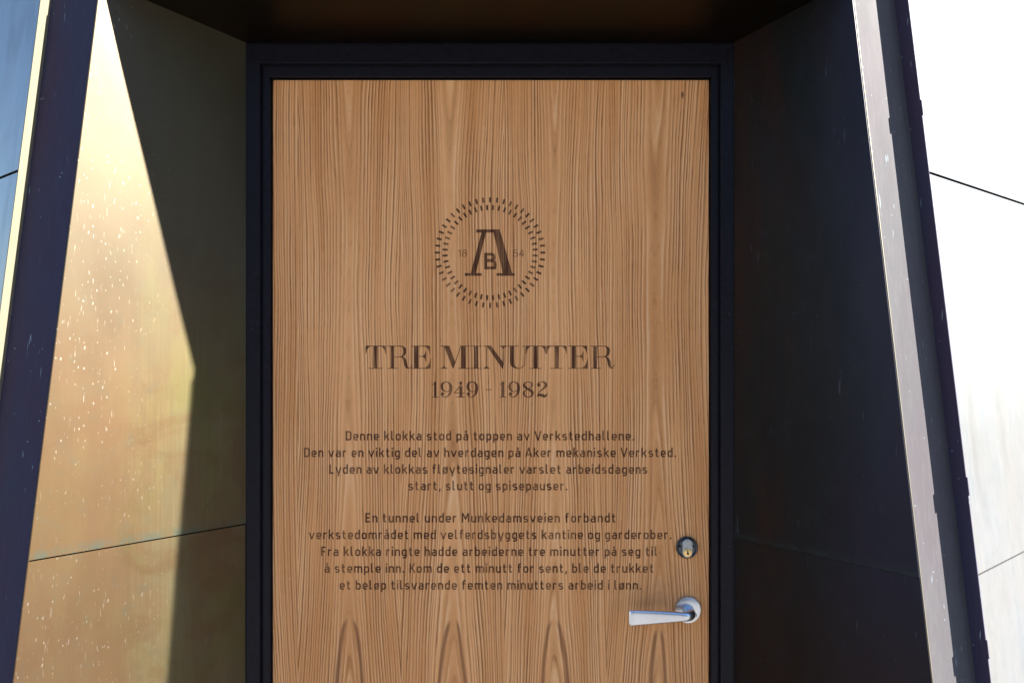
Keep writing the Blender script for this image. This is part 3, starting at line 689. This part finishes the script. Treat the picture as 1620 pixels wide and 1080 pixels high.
# --- lever handle
HX, HZ = px(1087.6), pz(963.2)
hd = empty('handle', (HX - (DL + DR) / 2, 0, HZ - 0.02)); hd.parent = door
lathe_y('rose', [(0.0272, 0), (0.0272, 0.0050), (0.0262, 0.0072), (0.0240, 0.0080), (0.0125, 0.0084), (0.0118, 0.0084)], HX, DY - 0.0002, HZ, M_steel, hd)
lathe_y('rose_screw', [(0.0038, 0), (0.0038, 0.0012), (0.0028, 0.0016)], HX + 0.0140, DY - 0.0084, HZ - 0.0095, M_gask, hd, 20)
lathe_y('rose_screw', [(0.0022, 0), (0.0022, 0.0006), (0.0012, 0.0008)], HX + 0.0140, DY - 0.0102, HZ - 0.0095, M_steel, hd, 16)
# lever loft: centre line, local frame (side direction = wide axis), half sizes
path = []
def sec(c, t, wv, a, b, e=2.4, n=28):
    t = Vector(t).normalized(); wv = (Vector(wv) - t * Vector(wv).dot(t)).normalized(); q = t.cross(wv); r = []
    for i in range(n):
        an = 2 * math.pi * i / n; ca, sa = math.cos(an), math.sin(an)
        r.append(Vector(c) + wv * a * math.copysign(abs(ca) ** (2 / e), ca) + q * b * math.copysign(abs(sa) ** (2 / e), sa))
    return r
rings = [sec((HX, DY - 0.008, HZ), (0, -1, 0), (0, 0, 1), 0.0118, 0.0118, 2), sec((HX, DY - 0.020, HZ), (0, -1, 0), (0, 0, 1), 0.0112, 0.0112, 2), sec((HX, DY - 0.030, HZ - 0.0005), (0, -1, 0), (0, 0, 1), 0.0110, 0.0110, 2)]
RC = 0.016
for k in range(1, 8):
    an = R(90 * k / 7); c = (HX - RC * (1 - math.cos(an)), DY - 0.030 - RC * math.sin(an), HZ - 0.0005 - 0.001 * k / 7)
    tt = (-math.sin(an), -math.cos(an), 0); w = 0.0110 - 0.0018 * k / 7; d = 0.0110 - 0.0042 * k / 7
    rings.append(sec(c, tt, (0, 0, 1), w, d, 2 + k * 0.08))
xs = lin(0.020, 0.1225, 12)
for i, q in enumerate(xs):
    s = i / 11; w = 0.0092 + (0.0155 - 0.0092) * s ** 0.8; d = 0.0066 - 0.0032 * min(1, s * 1.3)
    c = (HX - q, DY - 0.046 + 0.003 * math.sin(s * math.pi) - 0.001 * s, HZ - 0.0015 - 0.0035 * math.sin(s * 1.6) + 0.0012 * s)
    rings.append(sec(c, (-1, 0, 0), (0, 0, 1), w, d, 3.2))
for dq, kw in ((0.0012, 0.985), (0.0022, 0.95), (0.0031, 0.88), (0.0037, 0.76)):
    rings.append(sec((HX - 0.1225 - dq, DY - 0.0467, HZ - 0.0036), (-1, 0, 0), (0, 0, 1), 0.0155 * kw, 0.0036 - dq * 0.5, 3.2))
loft('lever', rings, M_steel, hd)

# --- lock
KX, KZ = px(1086.2), pz(865)
lk = empty('lock', (KX - (DL + DR) / 2, 0, KZ - 0.02)); lk.parent = door
lathe_y('lock_ring', [(0.0222, 0), (0.0222, 0.0045), (0.0205, 0.0065), (0.0178, 0.0050), (0.0172, 0.0036)], KX, DY - 0.0002, KZ, M_lockd, lk)
def oval(hw, zt, zb, y, n=12):
    pts = [Vector((KX + hw * math.cos(a), y, KZ + zt - hw + hw * math.sin(a))) for a in [math.pi * i / n for i in range(n + 1)]]
    pts += [Vector((KX + hw * math.cos(a), y, KZ + zb + hw + hw * math.sin(a))) for a in [math.pi + math.pi * i / n for i in range(n + 1)]]
    return pts
loft('cylinder_body', [oval(0.0108, 0.0190, -0.0195, DY - 0.0037), oval(0.0108, 0.0190, -0.0195, DY - 0.0105), oval(0.0098, 0.0180, -0.0185, DY - 0.0115)], M_lockm, lk)
CZK = KZ - 0.0082
lathe_y('cylinder_core', [(0.0090, 0), (0.0090, 0.0008), (0.0084, 0.0012), (0.002, 0.0013)], KX, DY - 0.0115, CZK, M_core, lk)
kh = [(-.0011, .0042), (.0011, .0042), (.0009, .0008), (.0026, -.0008), (.0022, -.0040), (.0004, -.0052), (-.0010, -.0036), (-.0022, -.0018), (-.0008, .0004)]
mesh('keyhole', [(KX + a, DY - 0.0130, CZK + b) for a, b in kh] + [(KX + a, DY - 0.0126, CZK + b) for a, b in kh], [tuple(range(9)), tuple(range(17, 8, -1))] + [(i, (i + 1) % 9, 9 + (i + 1) % 9, 9 + i) for i in range(9)], M_black, lk)
for dx in (-0.0150, 0.0132): lathe_y('screw_hole', [(0.0022, 0), (0.0022, 0.0030)], KX + dx, DY - 0.0036, KZ + 0.003, M_black, lk, 14)
lt = []
for r_ in range(2):
    for k in range(5): lt.append(poly([(KX - .006 + k * .0026, KZ + .0105 - r_ * .0042), (KX - .0046 + k * .0026, KZ + .0105 - r_ * .0042), (KX - .0046 + k * .0026, KZ + .0082 - r_ * .0042), (KX - .006 + k * .0026, KZ + .0082 - r_ * .0042)]))
